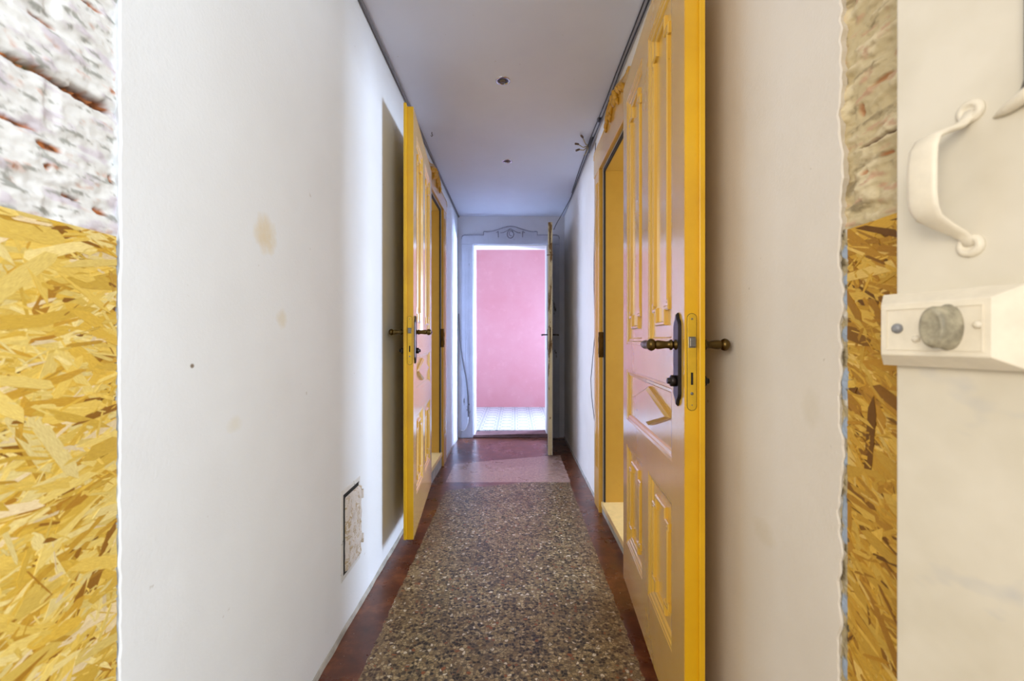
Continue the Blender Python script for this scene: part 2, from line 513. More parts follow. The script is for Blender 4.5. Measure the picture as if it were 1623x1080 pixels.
# side rooms behind the two doorways
def side_room(name, x0, x1, y0, y1, wy0, wy1, wz0, wz1):
    """x0 = side of the corridor, x1 = outer wall with the window"""
    s = 1 if x1 > x0 else -1
    b = MB()
    def bx(xa, xb, *r):
        b.box((min(xa, xb), r[0], r[1]), (max(xa, xb), r[2], r[3]))
    bx(x0, x1, y0 - 0.1, 0, y0, 2.5); bx(x0, x1, y1, 0, y1 + 0.1, 2.5)
    bx(x1, x1 + s * 0.1, y0 - 0.1, 0, wy0, 2.5); bx(x1, x1 + s * 0.1, wy1, 0, y1 + 0.1, 2.5)
    bx(x1, x1 + s * 0.1, wy0, 0, wy1, wz0); bx(x1, x1 + s * 0.1, wy0, wz1, wy1, 2.5)
    bx(x0, x1 + s * 0.1, y0 - 0.1, 2.5, y1 + 0.1, 2.6)
    struct(b, name, M['room_white'])
side_room('wall_right_room', XR + TW, 4.0, 0.9, 3.6, 1.55, 3.15, 0.7, 2.0)
side_room('wall_left_room', XL - TW, -4.0, 2.3, 4.7, 3.3, 4.2, 0.7, 2.0)

# ------------------------------------------------------------------ brick piers beside the camera
def colour_layer(bm_obj_mesh, cols):
    ca = bm_obj_mesh.color_attributes.new('Col', 'FLOAT_COLOR', 'POINT')
    flatc = []
    for c in cols: flatc += [c[0], c[1], c[2], 1.0]
    ca.data.foreach_set('color', flatc)

def lerp(a, b, t): return tuple(a[i] + (b[i] - a[i]) * t for i in range(3))
def sm(e0, e1, v):
    t = max(0.0, min(1.0, (v - e0) / (e1 - e0))); return t * t * (3 - 2 * t)

def brick_pier(name, X, sgn, ya, yb, z0, style):
    zs = []; z = z0
    while z < 1.66: zs.append(z); z += 0.0024
    while z < ZC: zs.append(z); z += 0.02
    zs.append(ZC)
    ny = int((yb - ya) / 0.0024)
    verts, faces, cols = [], [], []
    white = srgb(224, 225, 224)[:3]; lilac = srgb(208, 202, 210)[:3]; rust = srgb(172, 104, 56)[:3]; pinkb = srgb(206, 172, 156)[:3]
    grey = srgb(150, 152, 145)[:3]; deep = srgb(84, 48, 26)[:3]; moss = srgb(112, 104, 72)[:3]
    tan = srgb(200, 184, 146)[:3]; tan2 = srgb(222, 208, 174)[:3]; tanr = srgb(196, 152, 126)[:3]; tand = srgb(138, 122, 92)[:3]
    for z in zs:
        for j in range(ny + 1):
            y = ya + (yb - ya) * j / ny
            P = Vector((y * 18, z * 40, 1.0 if sgn < 0 else 7.0))
            course = (z - 1.2175 + 0.010 * noise.noise(Vector((y * 9, z * 3, 4)))) / 0.0725
            k = math.floor(course); fz = course - k
            along = y / 0.25 + (0.5 if k % 2 else 0.0) + 0.12
            fy = along - math.floor(along)
            dj = min(min(fz, 1 - fz) * 0.0725, min(fy, 1 - fy) * 0.25)
            joint = 1 - sm(0.003, 0.014, dj)
            n1 = noise.fractal(P, 0.9, 2.1, 5)
            n2 = noise.fractal(Vector((y * 55, z * 120, 5.0)), 0.8, 2.2, 4)
            n3 = noise.fractal(Vector((y * 30, z * 70, 15.0)), 0.9, 2.1, 4)
            h = 0.0035 * n1 + 0.0018 * n2 - 0.0045 * joint + 0.002
            if style == 'white':
                c = lerp(white, lilac, sm(0.1, 0.5, n1))
                c = lerp(c, pinkb, sm(0.34, 0.75, n3) * (1 - joint) * 0.7)
                c = lerp(c, rust, sm(0.72, 0.92, n3 + 0.2 * n2) * 0.9)
                c = lerp(c, grey, sm(0.28, 0.62, noise.fractal(Vector((y * 30, z * 100, 31)), 0.7, 2.3, 6)) * 0.85)
                # open joint below the second course
                zc = 1.3635 + 0.010 * (y - 0.6) + 0.004 * noise.noise(Vector((y * 30, 2, 2)))
                w = 0.0040 + 0.0030 * noise.noise(Vector((y * 40, 0, 6)))
                if y > 0.625: w = 0.0085 + 0.004 * noise.noise(Vector((y * 70, 1, 6)))
                if y > 0.675: w = 0.0085 * max(0, (0.688 - y) / 0.013)
                d = abs(z - zc) - w
                if d < 0.0035:
                    t = 1 - sm(-0.002, 0.002, d)
                    lump = 0.5 + 0.5 * noise.noise(Vector((y * 120, z * 260, 3)))
                    h -= t * (0.016 - 0.012 * sm(0.55, 0.72, lump))
                    c = lerp(c, lerp(deep if y > 0.59 else moss, rust, sm(0.35, 0.75, lump)), t)
                # short open bits in other joints
                for (cy, cz, ry, w2) in ((0.545, 1.286, 0.035, 0.0028), (0.592, 1.272, 0.016, 0.0045), (0.625, 1.216, 0.014, 0.0024), (0.668, 1.208, 0.010, 0.0040),
                                         (0.588, 1.432, 0.018, 0.0028), (0.650, 1.500, 0.018, 0.0030), (0.684, 1.262, 0.004, 0.006), (0.59, 1.245, 0.004, 0.004)):
                    q = ((y - cy) / ry) ** 2 + ((z - cz + 0.002 * n2) / w2) ** 2
                    if q < 1.6:
                        t = 1 - sm(0.7, 1.4, q)
                        h -= 0.006 * t
                        c = lerp(c, lerp(rust, deep, sm(-0.2, 0.5, n2)), t)
            else:
                c = lerp(tan, tan2, sm(-0.1, 0.6, n1))
                c = lerp(c, tanr, sm(0.15, 0.6, n3) * (1 - joint) * 0.7)
                c = lerp(c, tand, sm(0.25, 0.7, noise.fractal(Vector((y * 16, z * 50, 31)), 0.8, 2.3, 5)) * 0.8)
                h = 0.006 * n1 + 0.0025 * n2 - 0.003 * joint + 0.001
                zc = 1.315 + 0.05 * (y - 0.67) * 0 + 0.002 * n2
                if y < 0.70 and abs(z - zc) < 0.006:
                    t = (1 - sm(0.001, 0.003, abs(z - zc))) * sm(0.705, 0.68, y) if False else (1 - sm(0.001, 0.0032, abs(z - zc)))
                    h -= 0.010 * t; c = lerp(c, deep, t * 0.9)
                for (cy, cz, ry, w2) in ((0.70, 1.375, 0.006, 0.010), (0.66, 1.40, 0.02, 0.003), (0.69, 1.275, 0.006, 0.004), (0.655, 1.29, 0.008, 0.003)):
                    q = ((y - cy) / ry) ** 2 + ((z - cz) / w2) ** 2
                    if q < 1.6:
                        t = 1 - sm(0.5, 1.4, q); h -= 0.004 * t; c = lerp(c, rust, t * 0.7)
            # blend to the plaster edge
            verts.append((X - sgn * h, y, z)); cols.append(c)
    m = ny + 1
    for i in range(len(zs) - 1):
        for j in range(ny):
            a = i * m + j
            q = (a, a + 1, a + m + 1, a + m)
            faces.append(q if sgn > 0 else q[::-1])
    me = bpy.data.meshes.new(name); me.from_pydata(verts, [], faces)
    me.polygons.foreach_set('use_smooth', [True] * len(faces))
    colour_layer(me, cols)
    me.materials.append(M['brick'])
    o = bpy.data.objects.new(name, me); C.objects.link(o)
    return tag(o, kind='structure')

brick_pier('wall_left_brick', XL - 0.010, -1, 0.30, Y0L + 0.012, 1.172, 'white')
brick_pier('wall_right_brick', XR + 0.012, 1, 0.50, Y0R + 0.014, 1.186, 'tan')
# solid cores of the piers, under the board and behind the brick skin
b = MB(); b.box((XL - TW, 0.30, 0), (XL - 0.034, Y0L + 0.021, ZC)); struct(b, 'wall_left_pier', flat('pier_mortar', srgb(150, 140, 120), 0.9))
b = MB(); b.box((XR + 0.034, 0.50, 0), (XR + TW, Y0R + 0.021, ZC)); struct(b, 'wall_right_pier', bpy.data.materials['pier_mortar'])

# crumbly mortar seam with smears of pale blue paint between plaster and board, right side
def seam():
    verts, faces, cols = [], [], []
    tan = srgb(176, 162, 130)[:3]; dk = srgb(96, 84, 60)[:3]; blue = srgb(156, 170, 190)[:3]; wh = srgb(210, 205, 195)[:3]
    Z = [0.0 + 0.003 * i for i in range(int(1.20 / 0.003))]
    spots = [(1.160, .012), (1.115, .010), (1.085, .016), (1.03, .013), (0.955, .022), (0.935, .012), (0.88, .018), (0.83, .014), (0.75, .03), (0.71, .015), (0.6, .02), (0.5, .02)]
    for z in Z:
        for j in range(9):
            y = 0.711 + 0.026 * j / 8
            n1 = noise.fractal(Vector((y * 90, z * 60, 2)), 0.8, 2.2, 4)
            h = 0.004 * n1 + 0.001
            c = lerp(tan, dk, sm(0.0, 0.5, n1))
            c = lerp(c, wh, sm(0.2, 0.5, noise.noise(Vector((y * 70, z * 50, 8)))))
            for cz, rz in spots:
                q = ((z - cz) / rz) ** 2 + ((y - 0.723) / 0.009) ** 2 + 0.5 * n1
                if q < 1: c = lerp(c, blue, sm(1.0, 0.6, q) if False else 1 - sm(0.6, 1.0, q)); h += 0.002 * (1 - q)
            verts.append((XR + 0.007 - h, y, z)); cols.append(c)
    for i in range(len(Z) - 1):
        for j in range(8):
            a = i * 9 + j; faces.append((a, a + 1, a + 10, a + 9))
    me = bpy.data.meshes.new('trim_1'); me.from_pydata(verts, [], faces); colour_layer(me, cols)
    me.materials.append(M['brick'])
    o = bpy.data.objects.new('trim_1', me); C.objects.link(o); tag(o, kind='structure')
seam()

# ------------------------------------------------------------------ strand boards
def clip_poly(poly, a0, a1, c0, c1):
    def clip(P, inside, inter):
        out = []
        for i in range(len(P)):
            p, q = P[i - 1], P[i]
            if inside(q):
                if not inside(p): out.append(inter(p, q))
                out.append(q)
            elif inside(p): out.append(inter(p, q))
        return out
    def mk(idx, val):
        def it(p, q):
            t = (val - p[idx]) / (q[idx] - p[idx])
            return tuple(p[k] + (q[k] - p[k]) * t for k in range(4))
        return it
    for idx, val, s in ((0, a0, 1), (0, a1, -1), (1, c0, 1), (1, c1, -1)):
        poly = clip(poly, lambda p: s * (p[idx] - val) >= 0, mk(idx, val))
        if len(poly) < 3: return []
    return poly

def osb(name, X, sgn, ya, yb, z0, z1, count, pal, seed, label, tilt):
    """board on the plane X; sgn = direction into the wall; strands are thin chips lying on the face"""
    R = random.Random(seed)
    bm = bmesh.new()
    uvl = bm.loops.layers.uv.new('UVMap')
    cl = bm.verts.layers.float_color.new('Col')
    def quadbox(x0, x1):
        P = [(x, y, z) for x in (x0, x1) for y, z in ((ya, z0), (yb, z0), (yb, z1), (ya, z1))]
        V = [bm.verts.new(p) for p in P]
        for v in V: v[cl] = srgb(128, 84, 26)
        for q in ((0, 1, 2, 3), (7, 6, 5, 4), (0, 4, 5, 1), (1, 5, 6, 2), (2, 6, 7, 3), (3, 7, 4, 0)):
            f = bm.faces.new([V[i] for i in q])
            for l in f.loops: l[uvl].uv = (l.vert.co.y * 6, l.vert.co.z * 6)
    quadbox(X, X + sgn * 0.014)
    for i in range(count):
        cy, cz = R.uniform(ya, yb), R.uniform(z0, z1)
        big = R.random() < 0.34 * (1 - i / count) + 0.13
        Ln = R.uniform(0.07, 0.16) if big else R.uniform(0.012, 0.06)
        Wd = R.uniform(0.008, 0.022) if big else R.uniform(0.0015, 0.007)
        ang = R.gauss(tilt, 0.38) if R.random() < 0.78 else R.uniform(-1.5, 1.5)
        ca, sa = math.cos(ang), math.sin(ang)
        sk = R.uniform(-0.35, 0.35) * Wd
        pts = [(-Ln / 2, -Wd * .25 + sk), (-Ln * R.uniform(.3, .42), -Wd / 2), (Ln * R.uniform(.28, .42), -Wd * R.uniform(.35, .55)), (Ln / 2, -Wd * .1 + sk * .5),
               (Ln * R.uniform(.3, .45), Wd * R.uniform(.3, .5)), (0, Wd * R.uniform(.42, .58)), (-Ln * R.uniform(.3, .45), Wd / 2)]
        uo = R.uniform(0, 40)
        P = [(cy + p * ca - q * sa, cz + p * sa + q * ca, uo + p * 10, uo + q * 10) for p, q in pts]
        P = clip_poly(P, ya, yb, z0, z1)
        if len(P) < 3: continue
        lift = 0.0003 + 0.0022 * i / count + R.uniform(0, 0.0006)
        tl = R.uniform(-0.012, 0.012); tw = R.uniform(-0.05, 0.05)
        col = pal[min(len(pal) - 1, int(abs(R.gauss(0, 0.42)) * len(pal)))]
        k = R.uniform(0.86, 1.10)
        col = tuple(min(1, c * k) for c in col[:3]) + (1,)
        top = []; bot = []
        for (y, z, u, v) in P:
            dl = (y - cy) * ca + (z - cz) * sa; dw = -(y - cy) * sa + (z - cz) * ca
            hh = max(0.0002, lift + dl * tl + dw * tw)
            t = bm.verts.new((X - sgn * hh, y, z)); t[cl] = col
            q = bm.verts.new((X, y, z)); q[cl] = tuple(c * 0.8 for c in col[:3]) + (1,)
            top.append(t); bot.append(q)
        try:
            f = bm.faces.new(top)
            for l, (y, z, u, v) in zip(f.loops, P): l[uvl].uv = (u, v)
            nP = len(P)
            for a in range(nP):
                f = bm.faces.new([top[a - 1], bot[a - 1], bot[a], top[a]])
                for l in f.loops: l[uvl].uv = (uo, uo)
        except ValueError:
            pass
    bmesh.ops.recalc_face_normals(bm, faces=bm.faces)
    me = bpy.data.meshes.new(name); bm.to_mesh(me); bm.free()
    me.materials.append(M['osb'])
    o = bpy.data.objects.new(name, me)
    C.objects.link(o)
    # origin at the foot of the board
    off = Vector((X, (ya + yb) / 2, z0)); me.transform(Matrix.Translation(-off)); o.location = off
    return tag(o, label, 'board')
pal_l = [srgb(232, 202, 98), srgb(238, 214, 122), srgb(222, 186, 74), srgb(242, 224, 150), srgb(206, 164, 56), srgb(238, 220, 176), srgb(182, 134, 40), srgb(150, 104, 30)]
pal_r = [srgb(214, 172, 66), srgb(226, 188, 84), srgb(204, 160, 56), srgb(190, 142, 46), srgb(232, 200, 112), srgb(176, 128, 42), srgb(142, 98, 30), srgb(118, 78, 24)]
osb('strand_board', XL - 0.006, -1, 0.30, 0.6868, 0.002, 1.177, 6500, pal_l, 3, 'bright yellow strand board panel below the whitewashed bricks on the left', 0.10)
osb('strand_board', XR + 0.006, 1, 0.50, 0.7165, 0.002, 1.195, 4200, pal_r, 11, 'narrow darker yellow strand board strip between the right wall and the ivory door', 0.35)

# ------------------------------------------------------------------ door surrounds
def surround(name, f, a0, a1, zt, wid, d, m, label, crest='yellow', head=0.17, sill=None, deep=0.40, lin=None):
    """f maps (a along the wall, out of the wall, z); a0<a1 opening; d thickness of the casing"""
    root = empty(name, f((a0 + a1) / 2, 0, 0))
    tag(root, label, 'door frame', kind='structure')
    zb = 0.0
    for s, aa in ((-1, a0), (1, a1)):
        b = MB(f)
        lo, hi = (aa - wid, aa) if s < 0 else (aa, aa + wid)
        b.box((lo, 0.0, zb), (hi, d, zt))
        # raised inner bead and outer bead
        i0, i1 = (hi - 0.014, hi) if s < 0 else (lo, lo + 0.014)
        b.box((i0, d * 0.9, zb), (i1, d + 0.004, zt + 0.0))
        j = b.build('jamb_casing', m, root, bevel=0.003)
        bb = MB(f)
        nfl = 4 if crest == 'end' else 3
        for k in range(nfl):
            aC = (lo + hi) / 2 + (k - (nfl - 1) / 2) * wid * 0.13
            z_lo = 0.18 if crest == 'end' else 0.25
            bb.box((aC - wid * 0.028, d * 0.9, z_lo), (aC + wid * 0.028, d + 0.0035, zt - 0.06))
        bb.build('fluting', m, j, bevel=0.0012)
    # header with the stepped, peaked crest
    A0, A1 = a0 - wid, a1 + wid
    cx = (a0 + a1) / 2; zh = zt + head
    hs = 0.28 if crest == 'end' else 0.26
    st = 0.036 if crest == 'end' else 0.030
    pk = 0.060 if crest == 'end' else 0.055
    top = [(A0, zh - 0.04), (A0 + 0.006, zh - 0.012), (A0 + 0.03, zh), (cx - hs, zh), (cx - hs, zh + st)]
    for k in range(0, 21):
        t = k / 20; u = t * 2 - 1
        top.append((cx + (hs - 0.015) * u, zh + st + pk * (0.5 + 0.5 * math.cos(PI * abs(u) ** 0.85)) * 1.0 - 0.004 * (abs(u) < 0.99)))
    top += [(cx + hs, zh + st), (cx + hs, zh), (A1 - 0.03, zh), (A1 - 0.006, zh - 0.012), (A1, zh - 0.04)]
    poly = [(A0, zt), *top, (A1, zt)]
    b = MB(f); b.prism(poly, 0.0, d + 0.003)
    hd = b.build('header', m, root, bevel=0.003)
    # thin raised line following the outline
    b = MB(f)
    pts = [(a, c) for a, c in top]
    o2 = [(a, c - 0.010) for a, c in pts]
    for (p, q) in zip(o2, o2[1:]):
        if math.hypot(q[0] - p[0], q[1] - p[1]) > 0.002:
            b.tube([(p[0], d + 0.003, p[1]), (q[0], d + 0.003, q[1])], 0.0028, 6)
    b.build('outline_bead', M['frame_shade_grime'] if crest == 'end' else m, hd)
    zo = zh + 0.012
    b = MB(f)
    if crest == 'end':
        def arc(c0, c1, r, t0, t1, kx=1.0, n_=14):
            return [(c0 + r * kx * math.cos(t0 + (t1 - t0) * i / n_), d + 0.004, c1 + r * math.sin(t0 + (t1 - t0) * i / n_)) for i in range(n_ + 1)]
        b.tube(arc(cx, zo - 0.012, 0.043, 0.0, 2 * PI, 0.8), 0.0035, 6)
        b.tube(arc(cx + 0.006, zo - 0.006, 0.024, 0.5, 5.2, 0.8), 0.003, 6)
        for s in (-1, 1):
            b.tube([(cx + s * 0.002, d + .004, zo + 0.045), (cx + s * 0.04, d + .004, zo + 0.022), (cx + s * 0.075, d + .004, zo + 0.004), (cx + s * 0.105, d + .004, zo + 0.002)], 0.0032, 6)
            b.tube([(cx + s * 0.128, d + .004, zo + 0.018), (cx + s * 0.126, d + .004, zo - 0.045)], [0.004, 0.003], 6)
            b.tube([(cx + s * 0.128, d + .004, zo + 0.016), (cx + s * 0.150, d + .004, zo + 0.004)], 0.003, 6)
        b.build('carved_ornament', M['frame_shade_grime'], hd)
    else:
        # leafy carved drops: overlapping teardrop petals and scrolls
        for s in (-1, 1):
            for (u, w, r, ln) in ((0.05, -0.01, 0.020, 0.055), (0.10, -0.004, 0.018, 0.050), (0.145, -0.018, 0.016, 0.048), (0.185, -0.038, 0.013, 0.040), (0.075, -0.045, 0.014, 0.04), (0.02, 0.02, 0.018, 0.05)):
                P0 = (cx + s * u, d + 0.004, zo + w + ln * .5)
                b.tube([P0, (P0[0] + s * .004, d + 0.010, P0[2] - ln * .3), (P0[0] + s * .009, d + 0.013, P0[2] - ln * .6), (P0[0] + s * .016, d + 0.006, P0[2] - ln)], [r * .35, r * .9, r * .7, r * .15], 8)
            b.tube([(cx + s * .03, d + .008, zo + .030), (cx + s * .07, d + .014, zo + .024), (cx + s * .12, d + .014, zo + .010), (cx + s * .17, d + .012, zo - .012), (cx + s * .205, d + .008, zo - .045), (cx + s * .20, d + .008, zo - .062), (cx + s * .188, d + .008, zo - .052)], [.005, .008, .009, .009, .008, .006, .004], 8)
        b.lathe((cx, d + 0.0, zo - 0.004), (0, 1, 0), [(0, .026), (.010, .026), (.018, .018), (.022, .006)], 16)
        b.build('carved_ornament', M['carving_shaded'], hd)
    # lining of the opening
    lm = lin or m
    t = 0.018
    g = 0.006
    bk = M['gap_shade']  # dark strips painted in for shade in the gap between casing and lining
    for s, aa in ((-1, a0), (1, a1)):
        b = MB(f)
        if crest == 'end':
            b.box(((aa - 0.002) if s < 0 else aa - 0.012, -deep, 0), ((aa + 0.012) if s < 0 else aa + 0.002, 0.0, zt))
        else:
            b.box((aa if s < 0 else aa - t, -deep, sill - .01), (aa + t if s < 0 else aa, -0.012, zt))
        b.build('lining', lm, root, bevel=0.002)
        if crest != 'end':
            b = MB(f)
            b.box((aa + 0.001 if s < 0 else aa - t - .004, -0.012, sill), (aa + t + .004 if s < 0 else aa - 0.001, -0.0035, zt - t))
            b.build('rebate_shade', bk, root)
    b = MB(f)
    if crest == 'end':
        b.box((a0, -deep, zt - 0.010), (a1, 0, zt + 0.002))
    else:
        b.box((a0, -deep, zt - t), (a1, -0.012, zt))
    b.build('soffit', lm, root, bevel=0.002)
    if crest != 'end':
        b = MB(f); b.box((a0, -0.012, zt - t - .004), (a1, -0.0035, zt - 0.001)); b.build('rebate_shade', bk, root)
        b = MB(f)
        b.box((a0, -deep, sill - 0.030), (a1, 0.010, sill))
        b.build('sill', flat('sill_paint_' + name[-1], srgb(236, 206, 140), 0.35), root, bevel=0.003)
        b = MB(f); b.box((a0, -0.02, 0.0), (a1, 0.004, sill - 0.030)); b.build('riser', M['caulk'], root)
        # striker plate on the far jamb
        b = MB(f); zz = sill + 0.95
        b.box((a1 - 0.0018, -0.012, zz - 0.10), (a1 + 0.016, d + 0.0045, zz + 0.05))
        sp = b.build('striker_plate', M['brass'], root, bevel=0.001)
        b = MB(f)
        b.box((a1 + 0.003, d + 0.0035, zz - 0.08), (a1 + 0.012, d + 0.0055, zz - 0.045)); b.box((a1 + 0.003, d + 0.0035, zz - 0.01), (a1 + 0.012, d + 0.0055, zz + 0.02))
        b.build('striker_hole', M['dark_hole'], sp)
    return root

fr = lambda a, o, z: (XR - o, a, z)
fl = lambda a, o, z: (XL + o, a, z)
fe = lambda a, o, z: (a, YE - o, z)
surround('trim_2', fl, L_OP[0], L_OP[1], L_OP[2], 0.165, 0.018, M['yellow_frame'], 'yellow door frame with carved crest around the left doorway', sill=L_OP[3], lin=M['lining'], head=0.115)
surround('trim_3', fr, R_OP[0], R_OP[1], R_OP[2], 0.175, 0.020, M['yellow_frame'], 'yellow door frame with carved crest around the right doorway', sill=R_OP[3], lin=M['lining'], head=0.165)
surround('trim_4', fe, E_OP[0], E_OP[1], E_OP[2], 0.122, 0.020, M['grey_frame'], 'greyish white door frame with fluted jambs and peaked head at the corridor end', crest='end', head=0.105, deep=0.22, lin=M['room_white'])
b = MB(); b.box((E_OP[0], YE - 0.03, 0.0), (E_OP[1], YE + 0.20, 0.018))
b.prism([(E_OP[0], 0.018), (E_OP[1], 0.018), (E_OP[1], 0.040), (E_OP[0], 0.026)], YE - 0.005, YE + 0.215)
struct(b, 'trim_5', flat('worn_threshold', srgb(120, 88, 84), 0.6, 0, 0.5, 12, bump=0.4))

# ------------------------------------------------------------------ yellow doors
def notched(a0, c0, a1, c1, nx, nz, ear, ez):
    """rectangle with ears and stepped-in ends"""
    return [(a0 + nx, c0), (a1 - nx, c0), (a1 - nx, c0 + nz), (a1 + ear, c0 + nz), (a1 + ear, c0 + nz + ez), (a1, c0 + nz + ez),
            (a1, c1 - nz - ez), (a1 + ear, c1 - nz - ez), (a1 + ear, c1 - nz), (a1 - nx, c1 - nz), (a1 - nx, c1), (a0 + nx, c1),
            (a0 + nx, c1 - nz), (a0 - ear, c1 - nz), (a0 - ear, c1 - nz - ez), (a0, c1 - nz - ez), (a0, c0 + nz + ez), (a0 - ear, c0 + nz + ez),
            (a0 - ear, c0 + nz), (a0 + nx, c0 + nz)]

def lever(b, o, out, along, s=1.0):
    """turned lever handle: neck out of the plate, then a baluster grip bending along the door"""
    o = Vector(o); out = Vector(out); al = Vector(along)
    p = lambda u, w, z=0: tuple(o + out * u + al * w + Vector((0, 0, z)))
    b.lathe(o, out, [(0, .013), (.004, .013), (.006, .009), (.010, .009), (.012, .0125), (.016, .0125), (.018, .009), (.026, .0085), (.040, .0105), (.046, .011), (.052, .0085), (.054, .0085)], 18)
    b.lathe(p(.060, 0), out, [(-.012, .004), (-.010, .009), (-.005, .0135), (0, .0150), (.005, .0135), (.010, .009), (.012, .003)], 18)
    b.tube([p(.060, .004), p(.061, .016), p(.062, .032), p(.061, .055), p(.059, .078), p(.056, .094, -.001), p(.054, .103, -.002), p(.053, .108, -.003)],
           [.010, .0075, .0085, .0112, .0098, .0072, .0060, .002], 16)
    return b

def yellow_door(name, hinge, free, zb, side, label):
    """hinge/free: plan points of the visible face; side: +1 body lies towards +X"""
    H = Vector((hinge[0], hinge[1], 0)); F = Vector((free[0], free[1], 0))
    d = (F - H).normalized(); Wd = 0.802
    nrm = Vector((-d.y, d.x, 0))
    if nrm.x * side < 0: nrm = -nrm           # towards the wall
    f = lambda a, o, z: tuple(H + d * a + nrm * o + Vector((0, 0, z + zb)))
    root = empty(name, (hinge[0], hinge[1], 0.0))
    tag(root, label, 'door', kind='structure')
    Hh = 1.968; TH = 0.030
    Y = M['yellow']
    # openings of the five fields
    fields = [(0.075, 0.940, 0.352, 1.880), (0.440, 0.940, 0.700, 1.880), (0.075, 0.650, 0.700, 0.842), (0.075, 0.172, 0.352, 0.553), (0.440, 0.172, 0.700, 0.553)]
    b = MB(f)
    b.box((0, 0, 0), (0.075, TH, Hh)); b.box((0.700, 0, 0), (Wd, TH, Hh))
    for z0, z1 in ((0, 0.172), (0.553, 0.650), (0.842, 0.940), (1.880, Hh)):
        b.box((0.075, 0, z0), (0.700, TH, z1))
    b.box((0.352, 0, 0.172), (0.440, TH, 0.553)); b.box((0.352, 0, 0.940), (0.440, TH, 1.880))
    leaf = b.build('door_leaf', Y, root)
    b = MB(f)
    b.box((-0.006, TH, 0.004), (Wd + 0.012, 0.043, Hh + 0.012))
    b.build('rebate_edge', M['yellow_edge'], leaf, bevel=0.002)
    b = MB(f); b.box((Wd - 0.0002, 0.0012, 0.001), (Wd + 0.0012, TH, Hh - 0.001)); b.build('edge_strip', M['yellow_edge'], leaf)
    for (a0, z0, a1, z1) in fields:
        b = MB(f)
        P = rect(a0, z0, a1, z1)
        prof = [(0.000, 0.0), (0.001, 0.0012), (0.009, 0.0018), (0.012, 0.0045), (0.020, 0.006), (0.024, 0.010), (0.0245, 0.013)]
        b.rings([(offset(P, w), o) for w, o in prof])
        b.box((a0 + .0, 0.011, z0 + .0), (a1 - .0, TH, z1 - .0))
        pn = b.build('panel', Y, leaf, recalc=True)
        if z1 - z0 < 0.25:
            b = MB(f)
            cx, cz, hw, hz = 0.432, 0.752, 0.246, 0.060
            D = [(cx - hw, cz - 0.004), (cx, cz - hz), (cx + hw, cz + 0.004), (cx, cz + hz)]
            L = b.rings([(D, 0.0115), (D, 0.002), (offset(D, 0.010), -0.006)])
            b.face(L[-1])
            b.build('diamond', Y, pn)
        else:
            i = 0.052 if z1 - z0 > 0.5 else 0.050
            tall = z1 - z0 > 0.5
            Q = notched(a0 + i, z0 + (0.055 if tall else 0.045), a1 - i, z1 - (0.055 if tall else 0.045), 0.026, 0.040 if tall else 0.03, 0.010, 0.030 if tall else 0.022)
            b = MB(f)
            b.rings([(Q, 0.012), (Q, 0.004), (offset(Q, 0.0035), 0.001), (offset(Q, 0.0085), 0.001), (offset(Q, 0.012), 0.004), (offset(Q, 0.013), 0.012)])
            b.build('panel_moulding', Y, pn)
    # handles on both faces
    for s_, o0, nm in ((-1, 0.0, 'front'), (1, 0.043, 'back')):
        b = MB(f)
        zc0, zc1, hw = 0.798, 1.020, 0.0235
        ac = 0.758
        pl = []
        def prof_plate(z0, z1, w):
            ms = [(0, z0), (.006, z0 + .004), (.010, z0 + .014), (w * .8, z0 + .020), (w, z0 + .030), (w, z1 - .030), (w * .8, z1 - .020), (.010, z1 - .014), (.006, z1 - .004), (0, z1)]
            return [(ac + x, z) for x, z in ms] + [(ac - x, z) for x, z in ms[-2:0:-1]]
        P = prof_plate(zc0, zc1, hw)
        L = b.rings([(P, o0), (P, o0 + s_ * .003), (offset(P, .004), o0 + s_ * .007), (offset(P, .0055), o0 + s_ * .007)])
        b.face(L[-1])
        plate = b.build('handle_plate', M['bronze'], root)
        b = MB()
        ow = (nrm * s_)
        base = Vector(f(ac, o0 + s_ * .004, 0.944))
        lever(b, base, ow, -d)
        b.build('lever_handle', M['brass'], plate)
        b = MB()
        b.lathe(Vector(f(ac, o0 + s_ * .004, 0.858)), ow, [(0, .0135), (.014, .0135), (.0155, .012), (.0155, .007), (.022, .007), (.023, .006)], 18)
        b.build('lock_cylinder', M['bronze'], plate)
    # mortise lock face on the free edge
    def edge(o, z): return None
    b = MB(f)
    zc, hz, hw = 0.905, 0.110, 0.0100
    oc = 0.0165
    P = []
    for k in range(13):
        t = PI * k / 12; P.append((oc + hw * math.cos(t), zc + hz - hw + hw * math.sin(t)))
    for k in range(13):
        t = PI + PI * k / 12; P.append((oc + hw * math.cos(t), zc - hz + hw + hw * math.sin(t)))
    fe_ = lambda a, o, z: f(Wd + o, a, z)
    b = MB(fe_)
    b.prism(P, 0.0, 0.0026)
    gr = MB(fe_); gr.prism(offset(P, -0.0011), 0.0, 0.0018)
    fp = b.build('lock_faceplate', flat('gilt_faceplate', srgb(226, 184, 50), 0.28, 0.35, 0.15), root, bevel=0.0005)
    gr.build('faceplate_groove', M['dark_hole'], fp)
    b = MB(fe_); b.box((oc - .0080, 0.0, zc + .032), (oc + .0085, 0.0032, zc + .058)); b.box((oc - .0065, .003, zc + .035), (oc + .0065, .0105, zc + .055)); b.build('latch_bolt', M['steel'], fp, bevel=.001)
    b = MB(fe_); b.box((oc - .0026, 0.0022, zc - .052), (oc + .0026, 0.0030, zc - .024)); b.build('bolt_slot', M['dark_hole'], fp)
    b = MB(fe_)
    for zz, r in ((zc - .072, .0036), (zc + .098, .0022), (zc - .098, .0014)):
        b.lathe((oc, .002, zz), (0, 1, 0), [(0, r), (.0012, r), (.0014, r * .6)], 12)
    b.build('screw', M['steel'], fp)
